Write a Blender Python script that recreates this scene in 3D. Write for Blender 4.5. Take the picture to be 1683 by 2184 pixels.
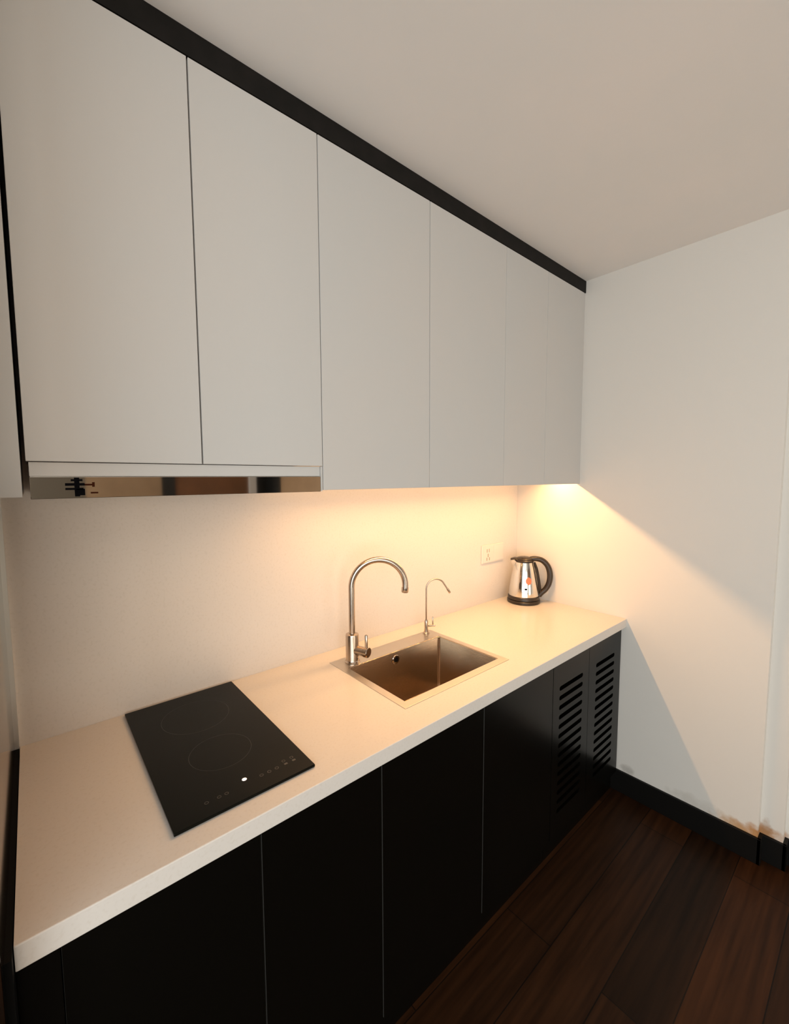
import bpy, bmesh, math, random
from mathutils import Vector, Matrix
random.seed(4)
for o in list(bpy.data.objects): bpy.data.objects.remove(o, do_unlink=True)
S = bpy.context.scene
COL = S.collection

# ------------------------------------------------------------------ camera
cam_d = bpy.data.cameras.new('camera'); cam = bpy.data.objects.new('camera', cam_d); COL.objects.link(cam)
cam_d.sensor_fit = 'HORIZONTAL'; cam_d.sensor_width = 36.0
cam_d.lens = 36.0 * 908.0 / 1683.0
cam_d.clip_start = 0.01
YAW, PITCH, ROLL = 0.7081, 0.0789, -0.0045
fw = Vector((math.sin(YAW)*math.cos(PITCH), math.cos(YAW)*math.cos(PITCH), -math.sin(PITCH)))
rt = Vector((math.cos(YAW), -math.sin(YAW), 0)); up = rt.cross(fw)
r2 = rt*math.cos(ROLL) + up*math.sin(ROLL); u2 = -rt*math.sin(ROLL) + up*math.cos(ROLL)
mw = Matrix((r2, u2, -fw)).transposed().to_4x4(); mw.translation = Vector((0.0525, -1.3712, 1.5098))
cam.matrix_world = mw
S.camera = cam

# ------------------------------------------------------------------ world, lights, exposure
w = bpy.data.worlds.new('world'); S.world = w; w.use_nodes = True
w.node_tree.nodes['Background'].inputs[0].default_value = (0.55, 0.56, 0.58, 1)
w.node_tree.nodes['Background'].inputs[1].default_value = 0.3
S.view_settings.view_transform = 'Standard'; S.view_settings.look = 'None'
S.view_settings.gamma = 1.0; S.view_settings.use_curve_mapping = False
S.view_settings.exposure = 0.0

def area(name, loc, size, size_y, power, col, direction):
    l = bpy.data.lights.new(name, 'AREA'); l.shape = 'RECTANGLE'; l.size = size; l.size_y = size_y
    l.energy = power; l.color = col
    o = bpy.data.objects.new(name, l); COL.objects.link(o); o.location = loc
    o.rotation_euler = Vector(direction).to_track_quat('-Z', 'X').to_euler()
    return o
# unseen area lamps added behind the camera as soft room fill
area('daylight_left_window', (-1.55, -2.7, 1.25), 2.0, 2.4, 30*2.15, (0.87, 0.97, 1.0), (1, 0, 0))
area('daylight_front_window', (-0.83, -4.15, 1.3), 1.5, 1.3, 30*1.4, (1.0, 0.88, 0.76), (0, 1, 0))
area('daylight_balcony_door', (1.2, -4.1, 0.60), 1.2, 1.2, 30*0.5, (1.0, 0.92, 0.75), (0, 1, 0))
# under-cabinet LED strip (its housing and diffuser are built further down), tilted towards the room
LED_COL = (1.0, 0.545, 0.215)
led_x0, led_x1, led_y, led_z = 0.70, 2.12, -0.232, 1.562
area('led_strip_glow', ((led_x0+led_x1)/2, led_y, led_z-0.006), 0.014, led_x1-led_x0, 6*2.2, LED_COL, (0, 0, -1)).rotation_euler = (0, math.radians(30), math.pi/2)

# ------------------------------------------------------------------ materials
def mat(name, col, rough=0.5, metal=0.0, spec=0.5, noise=None, bump=None, coat=0.0, aniso=0.0, emit=None):
    m = bpy.data.materials.new(name); m.use_nodes = True
    nt = m.node_tree; b = nt.nodes['Principled BSDF']
    b.inputs['Base Color'].default_value = (*col, 1); b.inputs['Roughness'].default_value = rough
    b.inputs['Metallic'].default_value = metal; b.inputs['Specular IOR Level'].default_value = spec
    b.inputs['Coat Weight'].default_value = coat
    if emit:
        b.inputs['Emission Color'].default_value = (*emit[0], 1); b.inputs['Emission Strength'].default_value = emit[1]
    tc = nt.nodes.new('ShaderNodeTexCoord')
    if noise:
        sc, col2, lo, hi = noise
        n = nt.nodes.new('ShaderNodeTexNoise'); n.inputs['Scale'].default_value = sc; n.inputs['Detail'].default_value = 5
        nt.links.new(tc.outputs['Object'], n.inputs['Vector'])
        r = nt.nodes.new('ShaderNodeMapRange'); r.inputs[1].default_value = lo; r.inputs[2].default_value = hi
        nt.links.new(n.outputs['Fac'], r.inputs[0])
        mx = nt.nodes.new('ShaderNodeMix'); mx.data_type = 'RGBA'
        mx.inputs[6].default_value = (*col, 1); mx.inputs[7].default_value = (*col2, 1)
        nt.links.new(r.outputs[0], mx.inputs[0]); nt.links.new(mx.outputs[2], b.inputs['Base Color'])
    if bump:
        sc, st, vec = bump
        mp = nt.nodes.new('ShaderNodeMapping'); mp.inputs['Scale'].default_value = vec
        nt.links.new(tc.outputs['Object'], mp.inputs['Vector'])
        n = nt.nodes.new('ShaderNodeTexNoise'); n.inputs['Scale'].default_value = sc; n.inputs['Detail'].default_value = 4
        nt.links.new(mp.outputs[0], n.inputs['Vector'])
        bp = nt.nodes.new('ShaderNodeBump'); bp.inputs['Strength'].default_value = st; bp.inputs['Distance'].default_value = 0.002
        nt.links.new(n.outputs['Fac'], bp.inputs['Height']); nt.links.new(bp.outputs[0], b.inputs['Normal'])
    return m

M = {}
M['ceiling'] = mat('ceiling_paint', (0.82, 0.78, 0.75), 0.9, spec=0.2, noise=(3, (0.79, 0.765, 0.74), .35, .65), bump=(60, .05, (1, 1, 1)))
M['door_white'] = mat('satin_greige_laminate', (0.55, 0.525, 0.50), 0.55, spec=0.3, noise=(2.2, (0.535, 0.522, 0.505), .35, .65))
M['white_inside'] = mat('cabinet_carcass_board', (0.45, 0.42, 0.39), 0.7, spec=0.2)
M['quartz'] = mat('cream_quartz', (0.64, 0.60, 0.56), 0.22, spec=0.45, noise=(150, (0.61, 0.565, 0.52), .52, .7))
M['splash'] = mat('cream_stone_panel', (0.68, 0.64, 0.60), 0.30, spec=0.4, noise=(140, (0.64, 0.60, 0.555), .52, .7))
M['black_door'] = mat('black_satin_laminate', (0.0022, 0.0020, 0.0015), 0.24, spec=0.17)
M['black_inside'] = mat('black_carcass_board', (0.003, 0.003, 0.003), 0.7, spec=0.1)
M['black_strip'] = mat('black_wood_strip', (0.007, 0.006, 0.005), 0.6, spec=0.18, noise=(30, (0.011, 0.009, 0.008), .4, .7))
M['baseboard'] = mat('black_baseboard_paint', (0.004, 0.0035, 0.003), 0.5, spec=0.2)
M['steel'] = mat('polished_stainless_steel', (0.60, 0.565, 0.52), 0.035, metal=1.0)
M['sink'] = mat('brushed_stainless_steel', (0.48, 0.39, 0.30), 0.22, metal=1.0, bump=(60, .15, (1, 1, 12)))
M['rim'] = mat('satin_steel_rim', (0.62, 0.58, 0.53), 0.35, metal=1.0)
M['chrome'] = mat('brushed_nickel', (0.50, 0.42, 0.35), 0.22, metal=1.0)
M['kettle_steel'] = mat('mirror_steel', (0.80, 0.76, 0.70), 0.12, metal=1.0)
M['black_plastic'] = mat('black_plastic', (0.022, 0.014, 0.009), 0.32, spec=0.5)
M['hob'] = mat('black_ceramic_glass', (0.0020, 0.0028, 0.0020), 0.08, spec=0.13)
M['hob_ring'] = mat('faint_dark_screen_print', (0.010, 0.010, 0.009), 0.3)
M['hob_mark'] = mat('grey_screen_print', (0.04, 0.035, 0.03), 0.4)
M['red'] = mat('red_print', (0.70, 0.17, 0.08), 0.5)
M['logo'] = mat('dark_print', (0.003, 0.003, 0.004), 0.9, spec=0.05)
M['logo2'] = mat('brown_print', (0.045, 0.012, 0.005), 0.9, spec=0.05)
M['plate'] = mat('ivory_plastic', (0.72, 0.675, 0.62), 0.35)
M['slot'] = mat('shaded_socket_plastic', (0.40, 0.33, 0.26), 0.5)
M['gloss_panel'] = mat('dark_mirror_panel', (0.17, 0.12, 0.085), 0.08, metal=1.0)
M['alu'] = mat('satin_aluminium', (0.62, 0.62, 0.60), 0.4, metal=0.6)
M['gap'] = mat('black_seal', (0.004, 0.004, 0.004), 0.7, spec=0.1)  # black standing in for shade in the side gap and overflow hole
M['indicator'] = mat('white_indicator', (0.8, 0.78, 0.76), 0.3, emit=((1, .95, .9), 0.7))
M['led'] = mat('led_diffuser', (0.8, 0.7, 0.5), 0.4, emit=(LED_COL, 2.0))
M['wood_tan'] = mat('tan_wood', (0.42, 0.26, 0.145), 0.45, noise=(4, (0.36, 0.22, 0.12), .35, .65))
M['wood_brown'] = mat('brown_wood', (0.24, 0.095, 0.035), 0.45, noise=(4, (0.18, 0.075, 0.028), .35, .65))
M['grey_panel'] = mat('grey_brown_panel', (0.17, 0.135, 0.10), 0.8, spec=0.1)
M['dark_trim'] = mat('dark_trim', (0.012, 0.011, 0.010), 0.4)
M['white_trim'] = mat('white_trim', (0.90, 0.83, 0.76), 0.5)

def wall_paint(name, col, stains=False):
    m = mat(name, col, 0.85, spec=0.2, bump=(70, .06, (1, 1, 1)))
    nt = m.node_tree; b = nt.nodes['Principled BSDF']
    if not stains: return m
    def N(t, **k):
        n = nt.nodes.new(t)
        for a, v in k.items(): setattr(n, a, v)
        return n
    def math_(op, a, bb=None, clamp=False):
        n = N('ShaderNodeMath', operation=op); n.use_clamp = clamp
        for i, s in enumerate((a, bb)):
            if s is None: continue
            if isinstance(s, (int, float)): n.inputs[i].default_value = s
            else: nt.links.new(s, n.inputs[i])
        return n.outputs[0]
    g = N('ShaderNodeNewGeometry'); sp = N('ShaderNodeSeparateXYZ'); nt.links.new(g.outputs['Position'], sp.inputs[0])
    nz = N('ShaderNodeTexNoise'); nz.inputs['Scale'].default_value = 28; nz.inputs['Detail'].default_value = 5
    nt.links.new(g.outputs['Position'], nz.inputs['Vector'])
    prev = None
    # damp stains with their own outline, at the foot of the wall: (y, z, radius y, radius z, colour, strength)
    for cy, cz, ry, rz, c, s in ((-1.10, 0.10, 0.10, 0.05, (0.46, 0.22, 0.08), 1.0), (-1.03, 0.10, 0.08, 0.045, (0.50, 0.32, 0.18), .8),
                                 (-1.125, 0.13, 0.022, 0.045, (0.40, 0.22, 0.11), .8), (-0.63, 0.12, 0.035, 0.03, (0.34, 0.31, 0.28), .6),
                                 (-0.90, 0.12, 0.12, 0.035, (0.45, 0.41, 0.36), .4)):
        a = math_('DIVIDE', math_('SUBTRACT', sp.outputs['Y'], cy), ry)
        z = math_('DIVIDE', math_('SUBTRACT', sp.outputs['Z'], cz), rz)
        dd = math_('ADD', math_('MULTIPLY', a, a), math_('MULTIPLY', z, z))
        k = math_('SUBTRACT', math_('ADD', 1.0, math_('MULTIPLY', math_('SUBTRACT', nz.outputs['Fac'], 0.5), 2.2)), dd)
        k = math_('MULTIPLY', math_('MULTIPLY', k, 1.0, True), s, True)
        mx = N('ShaderNodeMix', data_type='RGBA')
        nt.links.new(k, mx.inputs[0]); mx.inputs[7].default_value = (*c, 1)
        if prev is None: mx.inputs[6].default_value = (*col, 1)
        else: nt.links.new(prev, mx.inputs[6])
        prev = mx.outputs[2]
    nt.links.new(prev, b.inputs['Base Color'])
    return m
M['wall'] = wall_paint('wall_paint', (0.66, 0.63, 0.585))
M['wall_stained'] = wall_paint('wall_paint_with_damp_stains', (0.70, 0.665, 0.62), True)

def floor_mat():
    m = bpy.data.materials.new('dark_wood_planks'); m.use_nodes = True
    nt = m.node_tree; b = nt.nodes['Principled BSDF']
    tc = nt.nodes.new('ShaderNodeTexCoord')
    mp = nt.nodes.new('ShaderNodeMapping'); mp.inputs['Location'].default_value = (0.3, 0.07, 0)
    nt.links.new(tc.outputs['Object'], mp.inputs['Vector'])
    br = nt.nodes.new('ShaderNodeTexBrick')
    br.inputs['Color1'].default_value = (0.038, 0.0135, 0.0045, 1); br.inputs['Color2'].default_value = (0.014, 0.006, 0.0026, 1)
    br.inputs['Mortar'].default_value = (0.005, 0.003, 0.002, 1); br.inputs['Scale'].default_value = 1
    br.inputs['Mortar Size'].default_value = 0.0016; br.inputs['Brick Width'].default_value = 1.2; br.inputs['Row Height'].default_value = 0.162
    br.offset = 0.37
    nt.links.new(mp.outputs[0], br.inputs['Vector'])
    m2 = nt.nodes.new('ShaderNodeMapping'); m2.inputs['Scale'].default_value = (1.2, 22, 1)
    nt.links.new(tc.outputs['Object'], m2.inputs['Vector'])
    n = nt.nodes.new('ShaderNodeTexNoise'); n.inputs['Scale'].default_value = 2.5; n.inputs['Detail'].default_value = 7
    nt.links.new(m2.outputs[0], n.inputs['Vector'])
    rr = nt.nodes.new('ShaderNodeMapRange'); rr.inputs[1].default_value = .3; rr.inputs[2].default_value = .7
    rr.inputs[3].default_value = .55; rr.inputs[4].default_value = 1.4
    nt.links.new(n.outputs['Fac'], rr.inputs[0])
    mx = nt.nodes.new('ShaderNodeMix'); mx.data_type = 'RGBA'; mx.blend_type = 'MULTIPLY'; mx.inputs[0].default_value = 1
    nt.links.new(br.outputs['Color'], mx.inputs[6]); nt.links.new(rr.outputs[0], mx.inputs[7])
    nt.links.new(mx.outputs[2], b.inputs['Base Color'])
    b.inputs['Roughness'].default_value = 0.42; b.inputs['Specular IOR Level'].default_value = 0.12
    bp = nt.nodes.new('ShaderNodeBump'); bp.inputs['Strength'].default_value = .12; bp.inputs['Distance'].default_value = .002
    nt.links.new(n.outputs['Fac'], bp.inputs['Height']); nt.links.new(bp.outputs[0], b.inputs['Normal'])
    return m
M['floor'] = floor_mat()

# ------------------------------------------------------------------ helpers
def bx(bm, x0, x1, y0, y1, z0, z1, bevel=0.0, seg=2):
    t = bmesh.new()
    bmesh.ops.create_cube(t, size=1)
    bmesh.ops.scale(t, vec=(x1-x0, y1-y0, z1-z0), verts=t.verts)
    bmesh.ops.translate(t, vec=((x0+x1)/2, (y0+y1)/2, (z0+z1)/2), verts=t.verts)
    if bevel: bmesh.ops.bevel(t, geom=t.edges[:], offset=bevel, segments=seg, affect='EDGES', profile=.5)
    merge(bm, t); return bm
def merge(bm, t, mtx=None):
    if mtx is not None: bmesh.ops.transform(t, matrix=mtx, verts=t.verts)
    me = bpy.data.meshes.new('tmp'); t.to_mesh(me); t.free(); bm.from_mesh(me); bpy.data.meshes.remove(me)
def box(*a, **k): return bx(bmesh.new(), *a, **k)
def lathe(prof, n=48, mtx=None, bm=None):
    bm = bm or bmesh.new(); t = bmesh.new(); rings = []
    for r, z in prof:
        if r < 1e-6: rings.append([t.verts.new((0, 0, z))])
        else: rings.append([t.verts.new((r*math.cos(2*math.pi*i/n), r*math.sin(2*math.pi*i/n), z)) for i in range(n)])
    for a, b in zip(rings, rings[1:]):
        for i in range(n):
            j = (i+1) % n
            if len(a) == 1 and len(b) == 1: continue
            if len(a) == 1: t.faces.new((a[0], b[i], b[j]))
            elif len(b) == 1: t.faces.new((a[i], a[j], b[0]))
            else: t.faces.new((a[i], a[j], b[j], b[i]))
    bmesh.ops.recalc_face_normals(t, faces=t.faces)
    merge(bm, t, mtx); return bm
def tube(pts, rad, n=20, caps=True, bm=None, squash=None):
    """pts: Vectors; rad: number or list; parallel-transport frame"""
    bm = bm or bmesh.new(); t = bmesh.new(); pts = [Vector(p) for p in pts]
    if isinstance(rad, (int, float)): rad = [rad]*len(pts)
    tan = [(pts[min(i+1, len(pts)-1)]-pts[max(i-1, 0)]).normalized() for i in range(len(pts))]
    nrm = tan[0].orthogonal().normalized()
    if squash: nrm = Vector(squash[0]).normalized()
    rings = []
    for p, r, tg in zip(pts, rad, tan):
        nrm = (nrm - tg*nrm.dot(tg)).normalized(); bn = tg.cross(nrm)
        k = squash[1] if squash else 1.0
        rings.append([t.verts.new(p + nrm*(r*k*math.cos(2*math.pi*i/n)) + bn*(r*math.sin(2*math.pi*i/n))) for i in range(n)])
    for a, b in zip(rings, rings[1:]):
        for i in range(n): t.faces.new((a[i], a[(i+1) % n], b[(i+1) % n], b[i]))
    if caps: t.faces.new(rings[0][::-1]); t.faces.new(rings[-1])
    bmesh.ops.recalc_face_normals(t, faces=t.faces)
    merge(bm, t); return bm
def catmull(ps, k=8):
    ps = [Vector(p) for p in ps]; ps = [2*ps[0]-ps[1]] + ps + [2*ps[-1]-ps[-2]]; out = []
    for i in range(1, len(ps)-2):
        for j in range(k):
            t = j/k; a, b, c, d = ps[i-1:i+3]
            out.append(.5*((2*b)+(c-a)*t+(2*a-5*b+4*c-d)*t*t+(3*b-3*c+d-a)*t**3))
    out.append(ps[-2]); return out
def link(name, bm, m, parent=None, smooth=False, loc=None):
    me = bpy.data.meshes.new(name)
    if parent is not None: off = Vector(parent['_o'])
    else:
        xs = [v.co.x for v in bm.verts]; ys = [v.co.y for v in bm.verts]; zs = [v.co.z for v in bm.verts]
        off = Vector(loc) if loc else Vector(((min(xs)+max(xs))/2, (min(ys)+max(ys))/2, min(zs)))
    bmesh.ops.translate(bm, vec=-off, verts=bm.verts)
    bm.to_mesh(me); bm.free()
    if smooth:
        for p in me.polygons: p.use_smooth = True
        try: me.set_sharp_from_angle(angle=math.radians(35))
        except Exception: pass
    me.materials.append(m)
    o = bpy.data.objects.new(name, me); COL.objects.link(o)
    o['_o'] = tuple(off)
    if parent is not None: o.parent = parent; P0 = Vector(parent['_o']); o.location = (0, 0, 0)
    else: o.location = off
    return o
def struct(name, bm, m, parent=None):
    o = link(name, bm, m, parent)
    if parent is None: o['kind'] = 'structure'
    return o
def tag(o, label, cat, group=None):
    o['label'] = label; o['category'] = cat
    if group: o['group'] = group
    return o
def thing(name, label, cat, loc, group=None):
    o = bpy.data.objects.new(name, None); o.empty_display_size = .05; COL.objects.link(o); o.location = loc
    o['_o'] = tuple(loc); return tag(o, label, cat, group)

# ------------------------------------------------------------------ measures
L = 2.14; H = 0.85; DC = 0.5988; DU = 0.3593
ZB, ZHD, ZT, ZC = 1.4785, 1.5438, 2.394, 2.4498
YW = -1.107
X_UP = [0.050, 0.352, 0.6629, 1.0748, 1.4923, 1.7983, 2.124]
X_LO = [0.050, 0.368, 0.680, 1.090, 1.508, 1.800, 2.122]

# ------------------------------------------------------------------ setting
struct('floor', box(-1.7, 2.40, -4.4, 0.15, -0.06, 0), M['floor'])
struct('ceiling', box(-1.7, 2.40, -4.4, 0.15, ZC, ZC+.08), M['ceiling'])
struct('wall_back', box(-1.7, 2.40, 0.012, 0.15, 0, ZC), M['wall'])
b = box(L, 2.40, YW, 0.012, 0, ZC)
bx(b, L+.04, 2.40, -1.176, YW, 0, ZC)
bx(b, L+.085, 2.40, -4.25, -1.176, 0, ZC)
struct('wall_right', b, M['wall_stained'])
struct('wall_left', box(-0.50, -0.030, -0.66, 0.012, 0, ZC), M['wall'])
# far side of the room, behind the camera: window added for light, panels shaped for the hood's reflection
b = box(-1.75, -1.6, -4.4, -4.05, 0, ZC); bx(b, -1.75, -1.6, -1.35, .012, 0, ZC)
bx(b, -1.75, -1.6, -4.05, -1.35, 0, .1); bx(b, -1.75, -1.6, -4.05, -1.35, 2.4, ZC)
struct('wall_left_far', b, M['wall'])
struct('wall_front', box(-1.6, 2.40, -4.4, -4.2, 0, ZC), M['wall'])
f = struct('window_1', box(-1.70, -1.64, -4.05, -1.35, .1, .16), M['white_trim'])
for args in ((-1.70, -1.64, -4.05, -1.35, 2.34, 2.4), (-1.70, -1.64, -4.05, -3.99, .16, 2.34), (-1.70, -1.64, -1.41, -1.35, .16, 2.34), (-1.70, -1.64, -2.73, -2.67, .16, 2.34)):
    struct('window_frame', box(*args), M['white_trim'], f)

def at_back(xs): return 0.0525 + (xs-0.0525)*(1 + (4.18-DU)/(1.3712-DU))
for i, (a, c, mm, t, nm) in enumerate(((0.030, 0.135, 'grey_panel', .03, 'door'), (0.135, 0.267, 'wood_tan', .03, 'door'), (0.267, 0.292, 'dark_trim', .05, 'trim'), (0.292, 0.455, 'wood_brown', .03, 'door'),
                                  (0.455, 0.472, 'white_trim', .06, 'trim'), (0.472, 0.505, 'dark_trim', .03, 'trim'))):
    struct(f'{nm}_{i+1}', box(at_back(a), min(at_back(c), 2.2), -4.2, -4.2+t, 0.0, 2.1), M[mm])  # unseen panels, spaced to give the hood its mirrored stripes

struct('trim_7', box(2.19, 2.225, -4.17, -3.80, 0, 2.1), M['dark_trim'])  # unseen side panels added to complete the stripes mirrored in the hood
struct('door_8', box(2.195, 2.225, -3.80, -2.85, 0, 2.1), M['wood_tan'])

# baseboards
b = box(L-.012, L, YW-.012, -0.540, 0, .1045, bevel=.0015)
bx(b, L-.012, L+.028, YW-.012, YW, 0, .1045, bevel=.0015)
bx(b, L+.028, L+.04, -1.188, YW, 0, .1045, bevel=.0015)
bx(b, L+.028, L+.073, -1.188, -1.176, 0, .1045, bevel=.0015)
bx(b, L+.073, L+.085, -4.2, -1.188+.012, 0, .1045, bevel=.0015)
struct('baseboard_right', b, M['baseboard'])

# black strip between the cabinets and the ceiling
tag(link('ceiling_filler_strip', box(-0.028, L, -DU, -DU+.02, ZT+.001, ZC-.0005, bevel=.0006), M['black_strip']),
    'long black filler strip running along the ceiling above the wall cabinets', 'filler strip')

# stone backsplash
tag(link('backsplash', box(-0.004, L-.001, 0.0, 0.012, H-.03, 1.60), M['splash']),
    'cream stone backsplash panel behind the tap and kettle', 'backsplash')

# ------------------------------------------------------------------ left end: mirror-like panel, trim, filler
t = thing('end_panel', 'dark mirror-like end panel at the left edge of the worktop', 'panel', (-.018, -.31, 0))
link('panel_sheet', box(-0.0295, -0.0095, -0.655, -0.001, 0, ZB-.002, bevel=.0006), M['gloss_panel'], t)
o = link('corner_trim', box(-0.0095, -0.0005, -0.010, -0.0005, H+.001, ZB-.002), M['alu'], t); o['label'] = 'pale upright metal corner trim'
o = link('seal', box(-0.0095, -0.0015, -0.62, -0.010, 0.02, H+.0005), M['gap'], t); o['label'] = 'black gap strip beside the worktop'  # black bar drawn for the shade inside the open gap
tag(link('filler_panel', box(-0.0295, 0.0425, -DU, -0.02, ZB, ZT, bevel=.0008), M['door_white']),
    'narrow pale filler panel left of the first wall cabinet door', 'panel')

# ------------------------------------------------------------------ wall cabinets
def upper(x0, xm, x1, zlo, zcar, label, gaps, fill=False):
    t = thing('wall_cabinet', label, 'cabinet', ((x0+x1)/2, -DU/2, zlo), 'wall cabinets')
    yf = -DU+.021
    th = .016
    b = box(x0, x0+th, yf, 0-.001, zcar, ZT)
    bx(b, x1-th, x1, yf, -.001, zcar, ZT)
    bx(b, x0+th, x1-th, yf, -.001, zcar, zcar+th)
    bx(b, x0+th, x1-th, yf, -.001, ZT-th, ZT)
    bx(b, x0+th, x1-th, -.012, -.001, zcar+th, ZT-th)
    link('body', b, M['white_inside'], t)
    for (a, c), (ga, gc) in zip(((x0, xm), (xm, x1)), gaps):
        link('door', box(a+ga, c-gc, -DU, -DU+.018, zlo, ZT-.002, bevel=.0008), M['door_white'], t)
    return t
upper(X_UP[0], X_UP[1], X_UP[2], ZHD, ZHD+.004, 'pale double-door wall cabinet above the range hood', ((.0, .0016), (.0016, .0012)))
upper(X_UP[2]+.0005, X_UP[3], X_UP[4], ZB, led_z+.012, 'pale double-door wall cabinet above the sink, right of the hood', ((.0008, .0012), (.0012, .0007)))
t3 = upper(X_UP[4]+.0005, X_UP[5], X_UP[6], ZB, led_z+.012, 'pale double-door wall cabinet at the right wall, above the kettle', ((.0004, .0009), (.0009, .001)))
link('side_filler', box(X_UP[6]+.001, L-.0005, -DU+.004, -DU+.020, ZB, ZT), M['door_white'], t3)

# ------------------------------------------------------------------ range hood
t = thing('range_hood', 'built-in stainless steel range hood under the left wall cabinet', 'range hood', (.355, -.18, 1.474))
link('housing', box(.055, .6555, -.335, -.016, 1.478, 1.540), M['rim'], t)
link('front_panel', box(.0535, .657, -.356, -.336, 1.4745, 1.5155, bevel=.0008), M['steel'], t)
o = link('upper_rail', box(.0535, .657, -.352, -.336, 1.5165, 1.5425, bevel=.0006), M['door_white'], t); o['label'] = 'pale rail between the steel front and the cabinet doors'
o = link('side_rail', box(.6578, .6622, -.357, -.02, ZB-.002, 1.5428), M['door_white'], t)
yq = -.3563  # dark and brown marks set flat on the steel front
b = box(.118, .126, yq-.0006, yq, 1.478, 1.514)
for a, c, z0, z1 in ((.104, .134, 1.4985, 1.5035), (.104, .132, 1.4905, 1.4945), (.121, .134, 1.480, 1.4925), (.113, .131, 1.507, 1.511)):
    bx(b, a, c, yq-.0008, yq, z0, z1)
o = link('emblem', b, M['logo'], t); o['label'] = 'small black emblem'
b = box(.134, .146, yq-.0006, yq, 1.4985, 1.502); bx(b, .146, .150, yq-.0006, yq, 1.496, 1.505); bx(b, .143, .155, yq-.0006, yq, 1.483, 1.486)
o = link('lettering', b, M['logo2'], t); o['label'] = 'tiny brown lettering'

# ------------------------------------------------------------------ LED strip under the cabinets
t = thing('led_strip_light', 'warm LED strip light recessed under the wall cabinets', 'light', ((led_x0+led_x1)/2, led_y, led_z))
b = box(led_x0-.004, led_x1+.001, led_y-.011, led_y+.011, led_z+.004, led_z+.0115)
link('channel', b, M['alu'], t)
link('diffuser', box(led_x0, led_x1, led_y-.008, led_y+.008, led_z-.001, led_z+.004), M['led'], t)

# ------------------------------------------------------------------ base cabinets
def louvre(x0, x1, z0, z1, parent, sx0, sx1):
    """flat door with a column of round-ended slots cut right through"""
    cu = bpy.data.curves.new('tmp', 'CURVE'); cu.dimensions = '2D'; cu.fill_mode = 'BOTH'; cu.extrude = .009
    def spl(ps):
        s = cu.splines.new('POLY'); s.points.add(len(ps)-1)
        for p, q in zip(s.points, ps): p.co = (q[0], q[1], 0, 1)
        s.use_cyclic_u = True
    spl([(x0, z0), (x1, z0), (x1, z1), (x0, z1)])
    z = .700; r = .0092
    while z > .185:
        ps = []
        for i in range(9):
            a = math.pi/2 + math.pi*i/8; ps.append((sx0+r+r*math.cos(a), z+r*math.sin(a)))
        for i in range(9):
            a = -math.pi/2 + math.pi*i/8; ps.append((sx1-r+r*math.cos(a), z+r*math.sin(a)))
        spl(ps); z -= .0385
    tmp = bpy.data.objects.new('tmp', cu); COL.objects.link(tmp)
    bpy.context.view_layer.update()
    me = bpy.data.meshes.new_from_object(tmp.evaluated_get(bpy.context.evaluated_depsgraph_get()))
    bpy.data.objects.remove(tmp, do_unlink=True)
    b = bmesh.new(); b.from_mesh(me)
    bmesh.ops.transform(b, matrix=Matrix.Translation((0, -.576, 0)) @ Matrix.Rotation(math.pi/2, 4, 'X'), verts=b.verts)
    o = link('louvred_door', b, M['black_door'], parent); o['label'] = 'black door with a column of round-ended vent slots'
    return o
M['edge_band'] = mat('grey_edge_band', (0.05, 0.047, 0.043), 0.5)  # lighter grey for the side faces of the base doors
def base(x0, xm, x1, label, louvred=False, low_top=False):
    t = thing('base_cabinet', label, 'cabinet', ((x0+x1)/2, -.29, 0), 'base cabinets')
    th = .016; zt = H-.0415
    b = box(x0+.0005, x0+th, -.5665, -.02, .10, zt); bx(b, x1-th, x1-.0005, -.5665, -.02, .10, zt)
    bx(b, x0+th, x1-th, -.5665, -.02, .10, .10+th)
    bx(b, x0+th, x1-th, -.5665, -.50, zt-th, zt) if not low_top else None
    bx(b, x0+th, x1-th, -.034, -.02, .10+th, zt)
    bx(b, xm-th/2, xm+th/2, -.5665, -.54, .10+th, zt-th)
    link('body', b, M['black_inside'], t)
    link('plinth', box(x0+.0005, x1-.0005, -.558, -.540, .0, .0995), M['black_door'], t)
    for a, c in ((x0, xm), (xm, x1)):
        if louvred:
            s = (1.556, 1.746) if a == x0 else (1.866, 2.052)
            louvre(a+.0012, c-.0012, .102, H-.045, t, *s)
        else:
            o = link('door', box(a+.0012, c-.0012, -.585, -.567, .102, H-.045, bevel=.0010), M['black_door'], t)
            o.data.materials.append(M['edge_band'])
            for p in o.data.polygons:
                if abs(p.normal.x) > .9: p.material_index = 1
    return t
base(X_LO[0], X_LO[1], X_LO[2], 'black double-door base cabinet under the induction hob')
base(X_LO[2], X_LO[3], X_LO[4], 'black double-door base cabinet under the sink', low_top=True)
t = base(X_LO[4], X_LO[5], X_LO[6], 'black base cabinet with two slotted louvre doors at the right wall', True)
link('side_filler', box(X_LO[6]+.0005, L-.0005, -.578, -.560, .1055, H-.045), M['black_door'], t)
link('plinth_end', box(X_LO[6]-.0004, L-.0125, -.558, -.540, 0, .1045), M['black_door'], t)
tag(link('base_filler', box(-.0010, X_LO[0]-.0005, -.585, -.30, 0.0, H-.045, bevel=.0008), M['black_door']),
    'narrow black filler panel at the left end of the base cabinets', 'panel')

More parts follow.
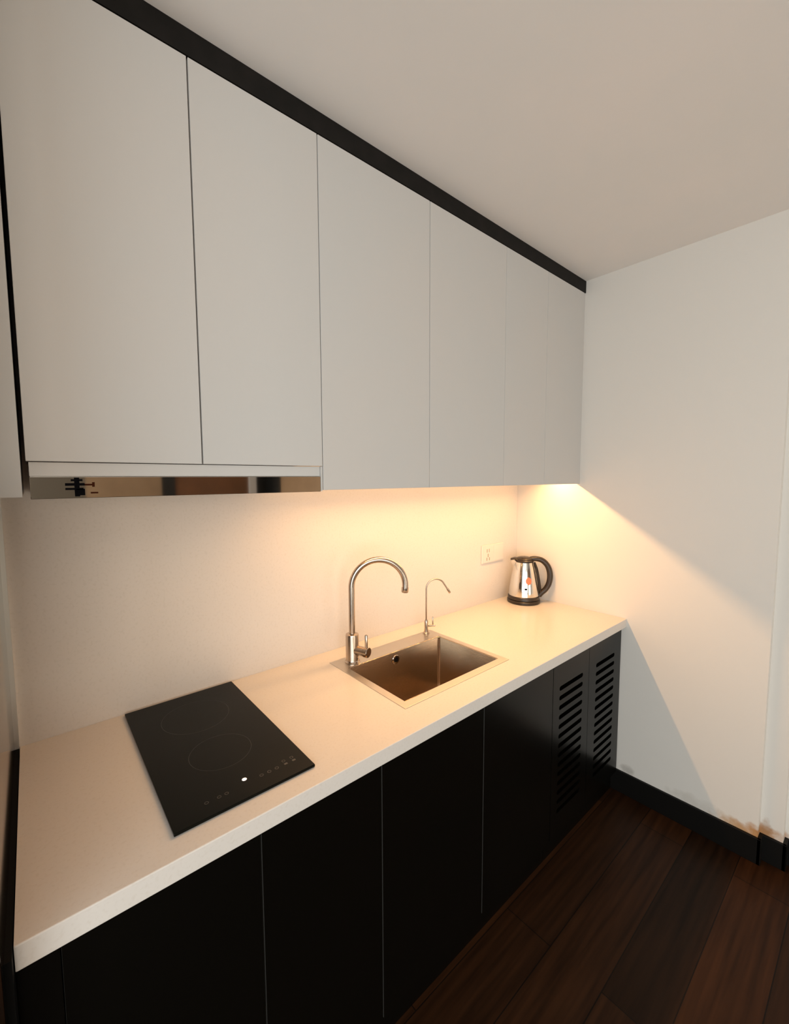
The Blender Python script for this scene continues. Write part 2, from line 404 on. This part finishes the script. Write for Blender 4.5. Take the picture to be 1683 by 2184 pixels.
# ------------------------------------------------------------------ worktop with sink cut-out
def ring_slab(bm, o, i, z0, z1, bevel=0):
    def rect(r, z): return [(r[0], r[2], z), (r[1], r[2], z), (r[1], r[3], z), (r[0], r[3], z)]
    t = bmesh.new()
    V = [[t.verts.new(p) for p in rect(r, z)] for r, z in ((o, z1), (i, z1), (o, z0), (i, z0))]
    for k in range(4):
        j = (k+1) % 4
        t.faces.new((V[0][k], V[0][j], V[1][j], V[1][k])); t.faces.new((V[2][j], V[2][k], V[3][k], V[3][j]))
        t.faces.new((V[0][j], V[0][k], V[2][k], V[2][j])); t.faces.new((V[1][k], V[1][j], V[3][j], V[3][k]))
    bmesh.ops.recalc_face_normals(t, faces=t.faces)
    if bevel:
        e = [e for e in t.edges if all(abs(v.co.y-o[2]) < 1e-5 for v in e.verts) and abs(e.verts[0].co.z-e.verts[1].co.z) < 1e-5]
        bmesh.ops.bevel(t, geom=e, offset=bevel, segments=3, affect='EDGES', profile=.5)
    merge(bm, t); return bm
SX0, SX1, SY0, SY1 = .862, 1.320, -.470, -.172          # basin opening
RX0, RX1, RY0, RY1 = .836, 1.344, -.500, -.094          # rim outline
tag(link('worktop', ring_slab(bmesh.new(), (0, L-.0005, -DC, -.0005), (SX0-.012, SX1+.012, SY0-.012, RY1-.062), H-.0404, H, .0022), M['quartz']),
    'long cream quartz worktop along the back wall', 'worktop')

# ------------------------------------------------------------------ sink
t = thing('sink', 'square stainless steel sink set into the cream worktop', 'sink', ((SX0+SX1)/2, (SY0+SY1)/2, H))
link('rim', ring_slab(bmesh.new(), (RX0, RX1, RY0, RY1), (SX0, SX1, SY0, SY1), H+.0002, H+.0016, .0006), M['rim'], t)
b = bmesh.new(); dz = .215; rr = .012
def rrect(x0, x1, y0, y1, r, z, n=5):
    out = []
    for cx, cy, a0 in ((x1-r, y1-r, 0), (x0+r, y1-r, 90), (x0+r, y0+r, 180), (x1-r, y0+r, 270)):
        for i in range(n+1):
            a = math.radians(a0+90*i/n); out.append((cx+r*math.cos(a), cy+r*math.sin(a), z))
    return out
loops = [rrect(SX0, SX1, SY0, SY1, .006, H+.001), rrect(SX0+.001, SX1-.001, SY0+.001, SY1-.001, .010, H-.002), rrect(SX0+.002, SX1-.002, SY0+.002, SY1-.002, .012, H-dz+.02),
         rrect(SX0+.006, SX1-.006, SY0+.006, SY1-.006, .014, H-dz+.006), rrect(SX0+.02, SX1-.02, SY0+.02, SY1-.02, .014, H-dz)]
R_ = [[b.verts.new(p) for p in lp] for lp in loops]
for a, c in zip(R_, R_[1:]):
    n = len(a)
    for i in range(n): b.faces.new((a[i], a[(i+1) % n], c[(i+1) % n], c[i]))
b.faces.new(R_[-1])
bmesh.ops.recalc_face_normals(b, faces=b.faces); bmesh.ops.reverse_faces(b, faces=b.faces)
o = link('basin', b, M['sink'], t, smooth=True)
sd = o.modifiers.new('thickness', 'SOLIDIFY'); sd.thickness = .0012; sd.offset = -1
o = link('drain', lathe([(.0, .004), (.035, .004), (.045, .0015), (.050, .001), (.052, 0)], mtx=Matrix.Translation(((SX0+SX1)/2, -.30, H-dz))), M['steel'], t, smooth=True)
ov = Matrix.Translation((1.08, SY1-.0032, H-.030)) @ Matrix.Rotation(math.pi/2, 4, 'X')
o = link('overflow', lathe([(0.010, .0005), (.010, .0020), (.016, .0020), (.0175, .0008), (.018, -.001)], mtx=ov), M['steel'], t, smooth=True)
link('overflow_hole', lathe([(0, .0012), (.0098, .0012), (.0098, 0)], mtx=ov), M['gap'], o)

# ------------------------------------------------------------------ mixer tap
FX, FY = .903, -.141; z0 = H+.0016
t = thing('kitchen_tap', 'tall curved steel mixer tap at the back left corner of the sink', 'tap', (FX, FY, z0))
T0 = Matrix.Translation((FX, FY, z0))
link('body', lathe([(0, 0), (.027, 0), (.0275, .004), (.0245, .007), (.0235, .010), (.0235, .098), (.0225, .103), (.0150, .106), (.0, .106)], mtx=T0), M['chrome'], t, smooth=True)
a = math.radians(-32); dx = Vector((math.cos(a), math.sin(a), 0)); up_ = Vector((0, 0, 1)); Rr = .097
P = Vector((FX, FY, z0))
pts = [P+up_*.095, P+up_*.15, P+up_*.20, P+up_*.262]
c = P + dx*Rr + up_*.272
for i in range(0, 29):
    th = math.pi - (math.pi*1.04)*i/28
    pts.append(c + dx*(Rr*math.cos(th)) + up_*(Rr*math.sin(th)))
sp = link('spout', tube(pts, .0112, 24), M['chrome'], t, smooth=True)
e = pts[-1]; tg = (pts[-1]-pts[-2]).normalized()
link('aerator', tube([e-tg*.004, e+tg*.012, e+tg*.014], [.0128, .0128, .0115], 24), M['chrome'], sp, smooth=True)
va = Vector((.35, -.94, 0)).normalized(); vz = P + up_*.047
link('valve', tube([vz+va*.015, vz+va*.052], [.0165, .0165], 24), M['chrome'], t, smooth=True)
kn = link('valve_cap', tube([vz+va*.0522, vz+va*.054, vz+va*.068, vz+va*.070], [.0165, .0185, .0185, .0165], 28), M['chrome'], t, smooth=True)
lv = vz + va*.060
link('lever', tube([lv+up_*.012, lv+up_*.030, lv+up_*.060, lv+up_*.0625], [.0050, .0050, .0056, .004], 16), M['chrome'], t, smooth=True)

# ------------------------------------------------------------------ filter tap
GX, GY = 1.302, -.116
t = thing('filter_tap', 'small thin gooseneck water filter tap behind the sink', 'tap', (GX, GY, z0))
P = Vector((GX, GY, z0))
link('body', lathe([(0, 0), (.014, 0), (.0145, .003), (.0095, .008), (.0078, .022), (.0082, .050), (.0065, .056), (.0045, .060), (0, .060)], mtx=Matrix.Translation(P)), M['chrome'], t, smooth=True)
rr = .041; c = P + dx*rr + up_*.192
pts = [P+up_*.055, P+up_*.10, P+up_*.15, P+up_*.185]
for i in range(17):
    th = math.pi - math.radians(152)*i/16; pts.append(c + dx*(rr*math.cos(th)) + up_*(rr*math.sin(th)))
tg = (pts[-1]-pts[-2]).normalized()
e = pts[-1] + tg*.030; pts += [pts[-1]+tg*.01, e]
sp = link('spout', tube(pts, .0036, 16), M['chrome'], t, smooth=True)
link('nozzle', tube([e-tg*.003, e+tg*.016, e+tg*.018], [.0052, .0052, .004], 16), M['chrome'], sp, smooth=True)
va = Vector((.88, -.47, 0)).normalized(); vz = P + up_*.032
link('valve', tube([vz+va*.005, vz+va*.030, vz+va*.038, vz+va*.039], [.0045, .0045, .0060, .005], 16), M['chrome'], t, smooth=True)
link('lever', tube([vz+va*.029+up_*.004, vz+va*.029+up_*.036, vz+va*.029+up_*.038], [.0024, .0032, .002], 12), M['chrome'], t, smooth=True)

# ------------------------------------------------------------------ induction hob
t = thing('induction_hob', 'flat black glass induction hob at the left of the worktop', 'hob', (.367, -.278, H))
link('glass_plate', box(.220, .516, -.546, -.0125, H+.0008, H+.0068, bevel=.0012), M['hob'], t)
zt = H+.00685
def ringm(b, x, y, r0, r1, n=64):
    t_ = bmesh.new()
    A = [t_.verts.new((x+r0*math.cos(6.28318*i/n), y+r0*math.sin(6.28318*i/n), zt)) for i in range(n)]
    B = [t_.verts.new((x+r1*math.cos(6.28318*i/n), y+r1*math.sin(6.28318*i/n), zt)) for i in range(n)]
    for i in range(n): t_.faces.new((A[i], B[i], B[(i+1) % n], A[(i+1) % n]))
    merge(b, t_)
for cy, r in ((-.155, .085), (-.355, .070)):
    b = bmesh.new(); ringm(b, .368, cy, r-.0008, r)
    link('cooking_zone_ring', b, M['hob_ring'], t)
for x in (.408, .426, .444):
    b = bmesh.new(); ringm(b, x, -.500, .0032, .0045, 20); link('touch_key', b, M['hob_mark'], t)
for x in (.466, .486): link('touch_key', box(x-.004, x+.004, -.503, -.497, zt-.0001, zt+.0001), M['hob_mark'], t)
for x, y in ((.466, -.488), (.486, -.488), (.315, -.505), (.330, -.505), (.290, -.505)):
    b = bmesh.new(); ringm(b, x, y, .003, .0042, 20); link('touch_key', b, M['hob_mark'], t)
o = link('indicator_light', lathe([(0, .0008), (.0035, .0007), (.0052, 0)], mtx=Matrix.Translation((.374, -.488, zt)), n=24), M['indicator'], t, smooth=True)
o['label'] = 'small glowing white indicator'

# ------------------------------------------------------------------ wall socket
t = thing('wall_socket', 'ivory double socket plate on the backsplash left of the kettle', 'socket', (1.91, 0, 1.062))
link('plate', box(1.818, 2.006, -.0065, -.0003, 1.062, 1.158, bevel=.0025), M['plate'], t)
s = link('socket_insert', box(1.826, 1.909, -.0078, -.0065, 1.069, 1.151, bevel=.0008), M['plate'], t)
b = bmesh.new()
for x, z, wd, hh in ((1.859, 1.128, .003, .009), (1.877, 1.128, .003, .009), (1.868, 1.103, .0035, .009), (1.857, 1.084, .0035, .008), (1.879, 1.084, .0035, .008)):
    bx(b, x-wd, x+wd, -.0083, -.0077, z-hh, z+hh)
o = link('pin_holes', b, M['slot'], s)
link('rocker_switch', box(1.916, 1.998, -.0085, -.0065, 1.069, 1.151, bevel=.0012), M['plate'], t)

# ------------------------------------------------------------------ kettle
KX, KY = 2.028, -.122
t = thing('electric_kettle', 'steel electric kettle with black handle in the back right corner', 'kettle', (KX, KY, H))
K = Matrix.Translation((KX, KY, H))
link('power_base', lathe([(0, 0.0005), (.082, 0.0005), (.085, .003), (.085, .014), (.080, .018), (.0, .018)], mtx=K), M['black_plastic'], t, smooth=True)
link('lower_ring', lathe([(0, .0185), (.079, .0185), (.082, .022), (.081, .036), (.0775, .040), (0, .040)], mtx=K), M['black_plastic'], t, smooth=True)
prof = [(.0775, .0402), (.0770, .060), (.0735, .090), (.0680, .125), (.0615, .160), (.0545, .190), (.0495, .208), (.0475, .216), (.0450, .218)]
bd = lathe(prof, 64, K)
hd = Vector((.60, -.80, 0)).normalized()
link('body', bd, M['kettle_steel'], t, smooth=True)
# pouring lip opposite the handle
b = bmesh.new(); ls = []
for k_, (z, reach, hw) in enumerate(((.185, .0565, .002), (.197, .060, .014), (.210, .065, .019), (.222, .070, .017))):
    s_ = Vector((-hd.y, hd.x, 0)); base_r = .046 if z > .2 else .050
    ls.append([b.verts.new(Vector((KX, KY, H+z)) + s_*hw*1.25 - hd*base_r*.75), b.verts.new(Vector((KX, KY, H+z)) + s_*hw*.6 - hd*(reach*.88)), b.verts.new(Vector((KX, KY, H+z)) - hd*reach),
               b.verts.new(Vector((KX, KY, H+z)) - s_*hw*.6 - hd*(reach*.88)), b.verts.new(Vector((KX, KY, H+z)) - s_*hw*1.25 - hd*base_r*.75)])
for A, B in zip(ls, ls[1:]):
    for i in range(4): b.faces.new((A[i], A[i+1], B[i+1], B[i]))
b.faces.new(ls[-1]); bmesh.ops.recalc_face_normals(b, faces=b.faces)
link('spout', b, M['kettle_steel'], t, smooth=True)
link('collar', lathe([(.044, .2185), (.0485, .2185), (.0490, .224), (.044, .228), (0, .228)], 48, K), M['black_plastic'], t, smooth=True)
# hinged lid reaching over the spout
b = lathe([(0, .2285), (.043, .2285), (.0435, .232), (.036, .239), (.020, .243), (0, .244)], 48, K)
C0 = Vector((KX, KY, H))
s_ = Vector((-hd.y, hd.x, 0)); q = []
for rr_, hw, z in ((.026, .026, .2285), (.050, .021, .2290), (.070, .008, .2235)):
    q.append([b.verts.new(C0 - hd*rr_ + s_*hw + up_*z), b.verts.new(C0 - hd*rr_ - s_*hw + up_*z), b.verts.new(C0 - hd*rr_ - s_*hw*.8 + up_*(z+.008)), b.verts.new(C0 - hd*rr_ + s_*hw*.8 + up_*(z+.008))])
for A, B in zip(q, q[1:]):
    for i in range(4): b.faces.new((A[i], A[(i+1) % 4], B[(i+1) % 4], B[i]))
b.faces.new(q[0]); b.faces.new(q[-1]); bmesh.ops.recalc_face_normals(b, faces=b.faces)
ld = link('lid', b, M['black_plastic'], t, smooth=True)
hp = catmull([C0+hd*.030+up_*.231, C0+hd*.055+up_*.234, C0+hd*.090+up_*.226, C0+hd*.118+up_*.198, C0+hd*.131+up_*.155, C0+hd*.128+up_*.110, C0+hd*.112+up_*.075, C0+hd*.090+up_*.052, C0+hd*.078+up_*.036], 7)
n = len(hp); rad = [.0150 - .0020*abs(2*i/(n-1)-1) for i in range(n)]
link('handle', tube(hp, rad, 18, squash=((-hd.y, hd.x, 0), 1.15)), M['black_plastic'], t, smooth=True)
hs = catmull([C0+hd*.051+up_*.214, C0+hd*.064+up_*.180, C0+hd*.0745+up_*.130, C0+hd*.081+up_*.085, C0+hd*.085+up_*.050], 6)
link('handle_backing', tube(hs, .0062, 12, squash=((-hd.y, hd.x, 0), 1.6)), M['black_plastic'], t, smooth=True)
# red and dark print on the side facing the room
def patch(a0, a1, z0_, z1_, off=.0006, nu=8, nv=6, oval=True):
    b = bmesh.new()
    def rad_at(z):
        for (r0, za), (r1, zb) in zip(prof, prof[1:]):
            if za <= z <= zb: return r0+(r1-r0)*(z-za)/(zb-za)
        return prof[-1][0]
    g = []
    for j in range(nv+1):
        v = j/nv; z = z0_+(z1_-z0_)*v; sq = math.sqrt(max(0.0, 1-(2*v-1)**2)) if oval else 1
        row = []
        for i in range(nu+1):
            a_ = (a0+a1)/2 + (a1-a0)/2*(2*i/nu-1)*max(sq, .03); r = rad_at(z)+off
            row.append(b.verts.new((KX+r*math.cos(a_), KY+r*math.sin(a_), H+z)))
        g.append(row)
    for A, B in zip(g, g[1:]):
        for i in range(nu): b.faces.new((A[i], A[i+1], B[i+1], B[i]))
    return b
va_ = math.atan2(-1.3712-KY, .0525-KX)      # side of the kettle that faces the room
o = link('red_print', patch(va_+.14, va_+.58, .106, .146), M['red'], t, smooth=True); o['label'] = 'small round red print'
o = link('black_print', patch(va_+.06, va_+.24, .080, .089, oval=False), M['logo'], t, smooth=True); o['label'] = 'tiny dark print'
wi = link('water_gauge', patch(va_-.32, va_-.20, .082, .120, nv=10), M['black_plastic'], t, smooth=True)

for o in bpy.data.objects:
    if '_o' in o: del o['_o']
